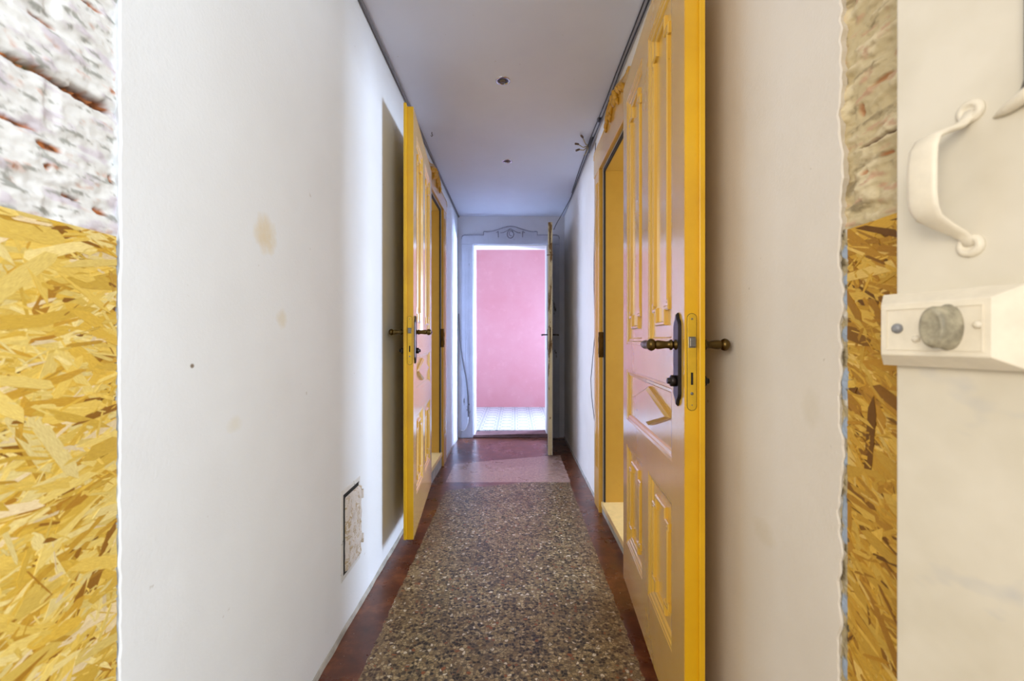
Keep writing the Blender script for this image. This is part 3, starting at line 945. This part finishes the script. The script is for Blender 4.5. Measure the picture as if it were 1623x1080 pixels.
    # hinges
    for zz in (0.22, 1.02, 1.72):
        b = MB(); c0 = Vector(f(-0.010, 0.030, zz))
        b.lathe(c0, (0, 0, 1), [(0, .004), (.003, .0075), (.045, .0075), (.047, .0085), (.052, .0085), (.054, .0075), (.098, .0075), (.101, .004)], 12)
        b.build('hinge', M['brass'], root)
    return root

yellow_door('door_1', (-0.525, 2.867), (-0.4616, 2.080), 0.115, -1, 'open yellow panelled door folded back against the left wall')
yellow_door('door_2', (0.4387, 1.839), (0.3865, 1.036), 0.066, 1, 'large open yellow panelled door folded back against the right wall')

# ------------------------------------------------------------------ old white door at the corridor end
def end_door():
    H = Vector((0.346, YE - 0.028, 0)); F = Vector((0.287, 3.975, 0))
    d = (F - H).normalized(); Wd = (F - H).length
    nrm = Vector((-d.y, d.x, 0))
    if nrm.x < 0: nrm = -nrm
    f = lambda a, o, z: tuple(H + d * a + nrm * o + Vector((0, 0, z + 0.018)))
    root = empty('door_3', (H.x, H.y, 0))
    tag(root, 'old flaking white door standing open at the end of the corridor', 'door', kind='structure')
    Hh = 2.035
    b = MB(f)
    fields = [(0.11, 0.20, Wd - 0.11, 0.85), (0.11, 1.00, Wd - 0.11, 1.88)]
    b.box((0, 0, 0), (0.11, 0.042, Hh)); b.box((Wd - 0.11, 0, 0), (Wd, 0.042, Hh))
    for z0, z1 in ((0, .20), (.85, 1.0), (1.88, Hh)): b.box((0.11, 0, z0), (Wd - .11, .042, z1))
    leaf = b.build('door_leaf', M['old_white'], root)
    for (a0, z0, a1, z1) in fields:
        b = MB(f); P = rect(a0, z0, a1, z1)
        b.rings([(P, 0), (offset(P, .02), .010)]); b.box((a0, .010, z0), (a1, .032, z1))
        b.rings([(P, .042), (offset(P, .02), .032)])
        b.build('panel', M['old_white'], leaf)
    # worn leading edge, thin batten slightly stepped
    b = MB(f); b.box((Wd - .001, 0.004, 0.0), (Wd + .003, 0.040, Hh)); 
    e = b.build('worn_edge', M['old_edge'], leaf)
    b = MB(f); b.box((Wd - .004, -0.006, Hh - .29), (Wd + .005, 0.046, Hh - .283)); b.box((Wd + .002, 0.014, Hh - .20), (Wd + .0045, 0.026, Hh - .08))
    b.box((Wd + .002, 0.016, 0.90), (Wd + .0045, 0.028, 1.12))
    b.build('edge_fitting', flat('rusty_edge_fitting', srgb(110, 84, 50), 0.7, 0.2, 0.4), e)
    for s_, o0 in ((-1, 0.0), (1, 0.042)):
        b = MB(f); b.box((Wd - .055, min(o0, o0 + s_ * .004), 0.92), (Wd - .020, max(o0, o0 + s_ * .004), 1.10))
        p = b.build('handle_plate', M['bronze'], root, bevel=.001)
        b = MB(f)
        b.tube([(Wd - .038, o0, 1.053), (Wd - .038, o0 + s_ * .035, 1.053), (Wd - .038, o0 + s_ * .046, 1.052), (Wd - .055, o0 + s_ * .052, 1.052), (Wd - .10, o0 + s_ * .052, 1.050), (Wd - .14, o0 + s_ * .050, 1.046)], [.007, .006, .007, .007, .0075, .005], 10)
        b.build('lever_handle', M['bronze'], p)
    for zz in (0.25, 1.7):
        b = MB(f); b.tube([(-.006, .02, zz), (-.006, .02, zz + .11)], .007, 10); b.build('hinge', M['bronze'], root)
end_door()

# ------------------------------------------------------------------ ivory door close to the camera
def near_door():
    Xe, Ye = 0.469, 0.560
    d = Vector((0.287, -0.958, 0)); d.normalize()
    nrm = Vector((-0.958, -0.287, 0)); nrm.normalize()
    f = lambda s, p, z: tuple(Vector((Xe, Ye, 0)) + d * s + nrm * p + Vector((0, 0, z)))
    root = empty('door_4', (Xe, Ye, 0))
    tag(root, 'ivory painted door with rim lock and pull handle at the right edge, very near', 'door', kind='structure')
    b = MB(f)
    W_d = 0.82; a0, a1 = 0.140, W_d - 0.13
    b.box((0, -0.036, 0.008), (a0, 0, 2.05)); b.box((a1, -0.036, 0.008), (W_d, 0, 2.05))
    for z0, z1 in ((0.008, 0.20), (0.93, 1.110), (1.252, 1.36), (1.93, 2.05)): b.box((a0, -.036, z0), (a1, 0, z1))
    leaf = b.build('door_leaf', M['ivory'], root, bevel=0.0025)
    for z0, z1 in ((0.20, 0.93), (1.110, 1.252), (1.36, 1.93)):
        b = MB(f); P = rect(a0, z0, a1, z1)
        b.rings([(P, -0.0005), (offset(P, .012), -0.007)]); b.box((a0, -.03, z0), (a1, -.0065, z1))
        b.build('panel', M['ivory'], leaf)
    # rim lock case with chamfered border
    b = MB(f)
    base = rect(-0.006, 0.990, 0.128, 1.076)
    front = rect(0.003, 1.003, 0.106, 1.063)
    L = b.rings([(base, 0.0), (base, 0.013), (front, 0.030)])
    b.face(L[-1])
    lock = b.build('rim_lock', M['ivory_metal'], root, bevel=0.0012)
    b = MB(f)
    q = rect(0.009, 1.009, 0.100, 1.057)
    b.rings([(q, 0.0295), (q, 0.0312), (offset(q, .0012), 0.0312), (offset(q, .0012), 0.0295)])
    b.build('lock_cover_line', M['ivory_metal'], lock)
    b = MB()
    b.lathe(Vector(f(0.0215, 0.0295, 1.034)), nrm, [(0, .0058), (.0022, .0058), (.0045, .0044), (.0058, .002)], 16)
    b.build('rivet', flat('worn_rivet', srgb(150, 152, 158), 0.4, 0.2, 0.3), lock)
    b = MB(lambda s, p, z: f(0.071 + s * 0.55, p, z))
    b.lathe((0, 0.0290, 1.034), (0, 1, 0), [(0, .0245), (.004, .0245), (.006, .0225), (.024, .0220), (.028, .0205), (.0295, .017), (.0285, .012)], 28)
    kn = b.build('turn_knob', M['worn_knob'], lock)
    b = MB()
    for s, z in ((0.041, 1.022), (0.096, 1.036)):
        b.lathe(Vector(f(s, 0.0295, z)), nrm, [(0, .004), (.003, .0036), (.005, .0015)], 10)
    b.build('pin', M['ivory_metal'], lock)
    # bail pull handle: flat strap with round screw lugs
    b = MB(f)
    path = [(0.080, 0.002, 1.266), (0.078, 0.004, 1.257), (0.075, 0.012, 1.250), (0.070, 0.030, 1.244), (0.066, 0.043, 1.237), (0.0645, 0.048, 1.226), (0.064, 0.049, 1.208), (0.064, 0.049, 1.192), (0.064, 0.049, 1.175), (0.0645, 0.047, 1.162), (0.066, 0.041, 1.152), (0.070, 0.028, 1.144), (0.075, 0.011, 1.136), (0.078, 0.004, 1.130), (0.080, 0.002, 1.122)]
    hw = [.005, .0065, .008, .010, .0125, .0140, .0145, .0145, .0145, .0140, .0125, .010, .008, .0065, .005]
    prev = None
    for i, (p, w) in enumerate(zip(path, hw)):
        q0 = Vector(path[max(i - 1, 0)]); q1 = Vector(path[min(i + 1, len(path) - 1)])
        t = (q1 - q0).normalized(); th = Vector((0, -t.z, t.y)).normalized() * -0.0035
        c = Vector(p) + Vector((-0.006, 0, 0))
        ring = []
        for k in range(12):
            an = 2 * PI * k / 12
            cs, sn = math.cos(an), math.sin(an)
            ring.append(b.v(*(c + Vector((1, 0, 0)) * w * math.copysign(abs(cs) ** .7, cs) + th * math.copysign(abs(sn) ** .8, sn))))
        if prev:
            for k in range(12): b.face([prev[k], prev[(k + 1) % 12], ring[(k + 1) % 12], ring[k]], True)
        else: b.face(ring[::-1])
        prev = ring
    b.face(prev)
    hd = b.build('pull_handle', M['ivory_metal'], root)
    for z in (1.266, 1.122):
        b = MB(); b.lathe(Vector(f(0.074, -0.0005, z)), nrm, [(0, .0125), (.003, .0125), (.0055, .010), (.0062, .0065), (.0045, .0055), (.0035, .003)], 24)
        b.build('screw_lug', M['ivory_metal'], hd)
    # curved metal keeper above, cut by the frame edge
    b = MB(f)
    b.tube([(0.1235, 0.012, 1.46), (0.1235, 0.012, 1.34), (0.1235, 0.012, 1.272), (0.120, 0.009, 1.264), (0.108, 0.004, 1.258)], [.0020, .0020, .0020, .0026, .0016], 10)
    b.tube([(0.1235, 0.0, 1.44), (0.1235, 0.012, 1.44)], .003, 8)
    rod = b.build('catch_rod', M['steel'], root)
    b = MB(f)
    b.tube([(0.132, 0.010, 1.262), (0.120, 0.008, 1.258), (0.106, 0.005, 1.253), (0.094, 0.001, 1.250)], [.0075, .0070, .0055, .0015], 12)
    b.build('catch_plate', M['ivory_metal'], rod)
    for z in (0.3, 1.7):
        b = MB(f); b.tube([(W_d + .006, -.02, z), (W_d + .006, -.02, z + .12)], .008, 10); b.build('hinge', M['steel'], root)
near_door()

# ------------------------------------------------------------------ clean-out hatch in the left wall
def hatch():
    y0, y1, z0, z1 = 1.560, 1.752, 0.184, 0.500
    root = empty('wall_hatch', (XL, (y0 + y1) / 2, z0))
    tag(root, 'small crusted metal hatch low on the left white wall', 'hatch')
    b = MB(fl)
    P = rect(y0, z0, y1, z1)
    b.rings([(P, 0.0), (offset(P, .002), 0.002), (offset(P, .016), 0.003), (offset(P, .018), 0.0)])
    b.build('hatch_frame', M['hatch_frame'], root)
    b = MB(fl); b.box((y0 + .014, 0.0004, z0 + .014), (y1 - .014, 0.0014, z1 - .014)); b.build('cavity', M['dark_hole'], root)
    # rough crusted plate
    b = MB(fl)
    ya, yb, za, zb = y0 + .036, y1 - .004, z0 + .024, z1 - .032
    ny, nz = 34, 60
    grid = []
    for i in range(nz + 1):
        row = []
        for j in range(ny + 1):
            u, w = j / ny, i / nz
            y = ya + (yb - ya) * u; z = za + (zb - za) * w
            if j in (0,): y += 0.004 * noise.noise(Vector((z * 40, 1, 1)))
            if w < 0.12 and u > 0.75: y -= (0.12 - w) * (u - .75) * .5
            h = 0.010 + 0.004 * noise.fractal(Vector((y * 34, z * 34, 3)), 0.8, 2.2, 4)
            if i in (0, nz) or j in (0, ny): h = 0.001
            row.append(b.v(y, max(h, .001), z))
        grid.append(row)
    for i in range(nz):
        for j in range(ny): b.face([grid[i][j], grid[i][j + 1], grid[i + 1][j + 1], grid[i + 1][j]], True)
    b.build('hatch_plate', M['hatch_crust'], root)
    for z in (0.262, 0.432):
        b = MB(fl); b.box((y1 - .012, 0.003, z - .014), (y1 + .010, .010, z + .014)); b.tube([(y1 - .002, .011, z - .017), (y1 - .002, .011, z + .017)], .005, 10)
        b.build('hinge', M['hatch_crust'], root, bevel=.001)
hatch()

# ------------------------------------------------------------------ ceiling downlights
def downlight(loc, label):
    root = empty('ceiling_downlight', loc)
    tag(root, label, 'ceiling light')
    o = Vector(loc); dn = (0, 0, -1)
    b = MB()
    prof = [(0.0, .038), (.003, .037), (.0045, .033), (.004, .028), (-.001, .026)]
    n_ = 28; loops = []
    for dd, r in prof: loops.append([b.v(o.x + r * math.cos(2 * PI * k / n_), o.y + r * math.sin(2 * PI * k / n_), o.z - dd) for k in range(n_)])
    for A, B in zip(loops, loops[1:]):
        for k in range(n_): b.face([A[k], A[(k + 1) % n_], B[(k + 1) % n_], B[k]], True)
    b.build('trim_ring', M['chrome'], root)
    b = MB(); b.lathe(o, dn, [(0.0002, .027), (.0012, .027)], 24); b.build('reflector', M['bronze'], root)
    b = MB(); b.lathe(o, dn, [(.0012, .017), (.004, .016), (.008, .010), (.0095, .003)], 20); b.build('bulb', M['lamp_glass'], root)
downlight((-0.060, 2.284, ZC), 'round chrome ceiling downlight nearer the camera')
downlight((-0.055, 3.31, ZC), 'round chrome ceiling downlight nearer the end door')

# ------------------------------------------------------------------ cables
def wig(pts, amp, seed, sub=6):
    out = []
    P = [Vector(p) for p in pts]
    for i in range(len(P) - 1):
        for k in range(sub):
            t = k / sub
            q = P[i].lerp(P[i + 1], t)
            q += Vector((noise.noise(Vector((i + t, seed, 0))), 0, noise.noise(Vector((i + t, seed, 5))))) * amp
            out.append(q)
    out.append(P[-1])
    return out
def cable(name, pts, r, m, label, cat='cable', amp=0.0, seed=1, n=8, group=None, parts=()):
    o0 = Vector(pts[0])
    b = MB(); b.tube(wig(pts, amp, seed) if amp else pts, r, n)
    root = b.build(name, m)
    root.data.transform(Matrix.Translation(-o0)); root.location = o0; WM[root.name] = Matrix.Translation(o0)
    return tag(root, label, cat, group)
zc = ZC - 0.006
cable('ceiling_cable', [(XR - .008, 0.72, zc - .002), (XR - .010, 1.3, zc - .003), (XR - .012, 1.9, zc - .004), (XR - .013, 2.45, zc - .006), (XR - .020, 2.95, zc - .010), (XR - .016, 3.5, zc - .004), (XR - .010, 4.1, zc - .002), (XR - .03, 4.45, zc - .01), (0.435, 4.74, 2.24), (0.405, 4.755, 2.175)], 0.0037, M['black_cable'], 'black cable along the right ceiling edge running on down to the end door', amp=0.004, seed=2)
cable('ceiling_cable', [(XR - .026, 0.72, zc + .001), (XR - .024, 1.3, zc + .001), (XR - .026, 1.9, zc + .001), (XR - .028, 2.45, zc), (XR - .036, 2.95, zc - .004), (XR - .030, 3.4, zc + .001), (XR - .020, 4.0, zc + .001)], 0.0028, M['black_cable'], 'thinner black cable on the ceiling beside the right wall, left of its pair', amp=0.003, seed=5)
cable('ceiling_cable', [(XL + .009, 0.72, zc - .002), (XL + .009, 1.6, zc - .002), (XL + .012, 2.4, zc - .002), (XL + .009, 3.2, zc - .002), (XL + .009, 4.0, zc - .002), (XL + .010, 4.77, zc - .002)], 0.0078, M['grey_cable'], 'grey cable in the corner of the ceiling and the left wall', amp=0.003, seed=9)
# loose stripped ends hanging by the right door frame
b = MB()
J = Vector((0.487, 2.99, 2.300))
for e, w in (((0.405, 2.93, 2.285), .0032), ((0.415, 2.96, 2.262), .0036), ((0.428, 2.88, 2.308), .003), ((0.455, 3.0, 2.24), .0025)):
    b.tube([J, J.lerp(Vector(e), .5) + Vector((0, .01, -.012)), e], w, 8)
root = b.build('loose_wires', flat('stripped_wire', srgb(178, 160, 118), 0.5)); root.data.transform(Matrix.Translation(-J)); root.location = J; WM[root.name] = Matrix.Translation(J)
tag(root, 'tuft of loose wire ends hanging from the ceiling above the right door frame', 'wires')
tm = flat('brown_terminal', srgb(96, 70, 48), 0.5)
for e in ((0.405, 2.93, 2.285), (0.415, 2.96, 2.262), (0.428, 2.88, 2.308)):
    e = Vector(e); dd = (e - J).normalized()
    b = MB(); b.tube([e - dd * .006, e + dd * .022], .0065, 10)
    b.build('terminal_block', tm, root)
b = MB(); b.lathe((XR - .022, 2.66, zc + .004), (0, 1, -.1), [(0, .012), (.02, .014), (.03, .012)], 12)
b.build('cable_clip', M['black_cable'], root)
b = MB(); b.tube([tuple(J + Vector((.004, -.12, 0))), tuple(J), (0.505, 3.10, 2.303)], [.006, .012, .006], 10); b.build('tape_wrap', M['black_cable'], root)
cable('hanging_wire', [(0.515, 2.90, 2.28), (0.508, 2.895, 2.20), (0.512, 2.90, 2.10), (0.511, 2.91, 1.80), (0.511, 2.935, 1.55), (0.512, 2.945, 1.40), (0.512, 2.92, 1.20), (0.511, 2.91, 1.05), (0.510, 2.98, 0.90), (0.509, 3.05, 0.76), (0.510, 3.02, 0.64), (0.512, 2.92, 0.50)], 0.0022, M['bronze'], 'thin dark wire bowing out beside the right yellow door frame', 'wire', amp=0.001)
cable('sagging_cable', [(-0.588, 4.766, 1.30), (-0.575, 4.752, 1.02), (-0.545, 4.748, 0.80), (-0.510, 4.748, 0.62), (-0.492, 4.748, 0.45), (-0.486, 4.748, 0.22)], 0.0042, M['grey_cable'], 'grey cable sagging across the left jamb of the end door frame')
cable('white_cord', [(-0.487, 4.746, 0.225), (-0.485, 4.744, 0.17), (-0.505, 4.742, 0.105), (-0.535, 4.742, 0.078), (-0.565, 4.745, 0.085), (-0.592, 4.750, 0.10)], 0.0050, M['white_cable'], 'short white cord looping low on the left jamb of the end door', 'cord')

# small ceiling hook
b = MB(); hx, hy = -0.52, 2.85
b.tube([(hx, hy, ZC), (hx, hy, ZC - .012), (hx + .006, hy, ZC - .020), (hx, hy, ZC - .027), (hx - .006, hy, ZC - .020)], .0022, 8)
o = b.build('ceiling_hook', M['bronze']); o.data.transform(Matrix.Translation((-hx, -hy, -ZC))); o.location = (hx, hy, ZC); tag(o, 'tiny dark hook in the ceiling near the left door', 'hook')

# ------------------------------------------------------------------ wall feet
def foot(name, X, sgn, spans):
    b = MB()
    for a0, a1 in spans:
        prev = None; k = int((a1 - a0) / 0.02)
        for i in range(k + 1):
            y = a0 + (a1 - a0) * i / k
            w = 0.007 + 0.003 * noise.noise(Vector((y * 12, X, 0))); h = 0.016 + 0.006 * noise.noise(Vector((y * 9, X, 4)))
            row = [b.v(X, y, h), b.v(X - sgn * w * .5, y, h * .8), b.v(X - sgn * w, y, 0.0), b.v(X + sgn * .001, y, 0)]
            if prev:
                for q in range(4): b.face([prev[q], prev[(q + 1) % 4], row[(q + 1) % 4], row[q]])
            prev = row
    struct(b, name, M['caulk'])
foot('baseboard_left', XL, -1, [(0.71, L_OP[0] - .166), (L_OP[1] + .166, YE)])
foot('baseboard_right', XR, 1, [(0.71, R_OP[0] - .176), (R_OP[1] + .176, YE)])

# ------------------------------------------------------------------ windows of the unseen ends of the rooms
def window(name, x, y0, y1, z0, z1):
    root = empty(name, (x, (y0 + y1) / 2, z0)); tag(root, kind='structure')
    b = MB(); t = 0.04
    b.box((x - .02, y0, z0), (x + .02, y0 + t, z1)); b.box((x - .02, y1 - t, z0), (x + .02, y1, z1))
    b.box((x - .02, y0, z0), (x + .02, y1, z0 + t)); b.box((x - .02, y0, z1 - t), (x + .02, y1, z1))
    b.build('window_frame', M['room_white'], root)
window('window_1', 4.05, 1.55, 3.15, 0.7, 2.0)
window('window_2', -4.05, 3.3, 4.2, 0.7, 2.0)
window('window_3', 2.65, 5.65, 6.65, 0.6, 2.05)
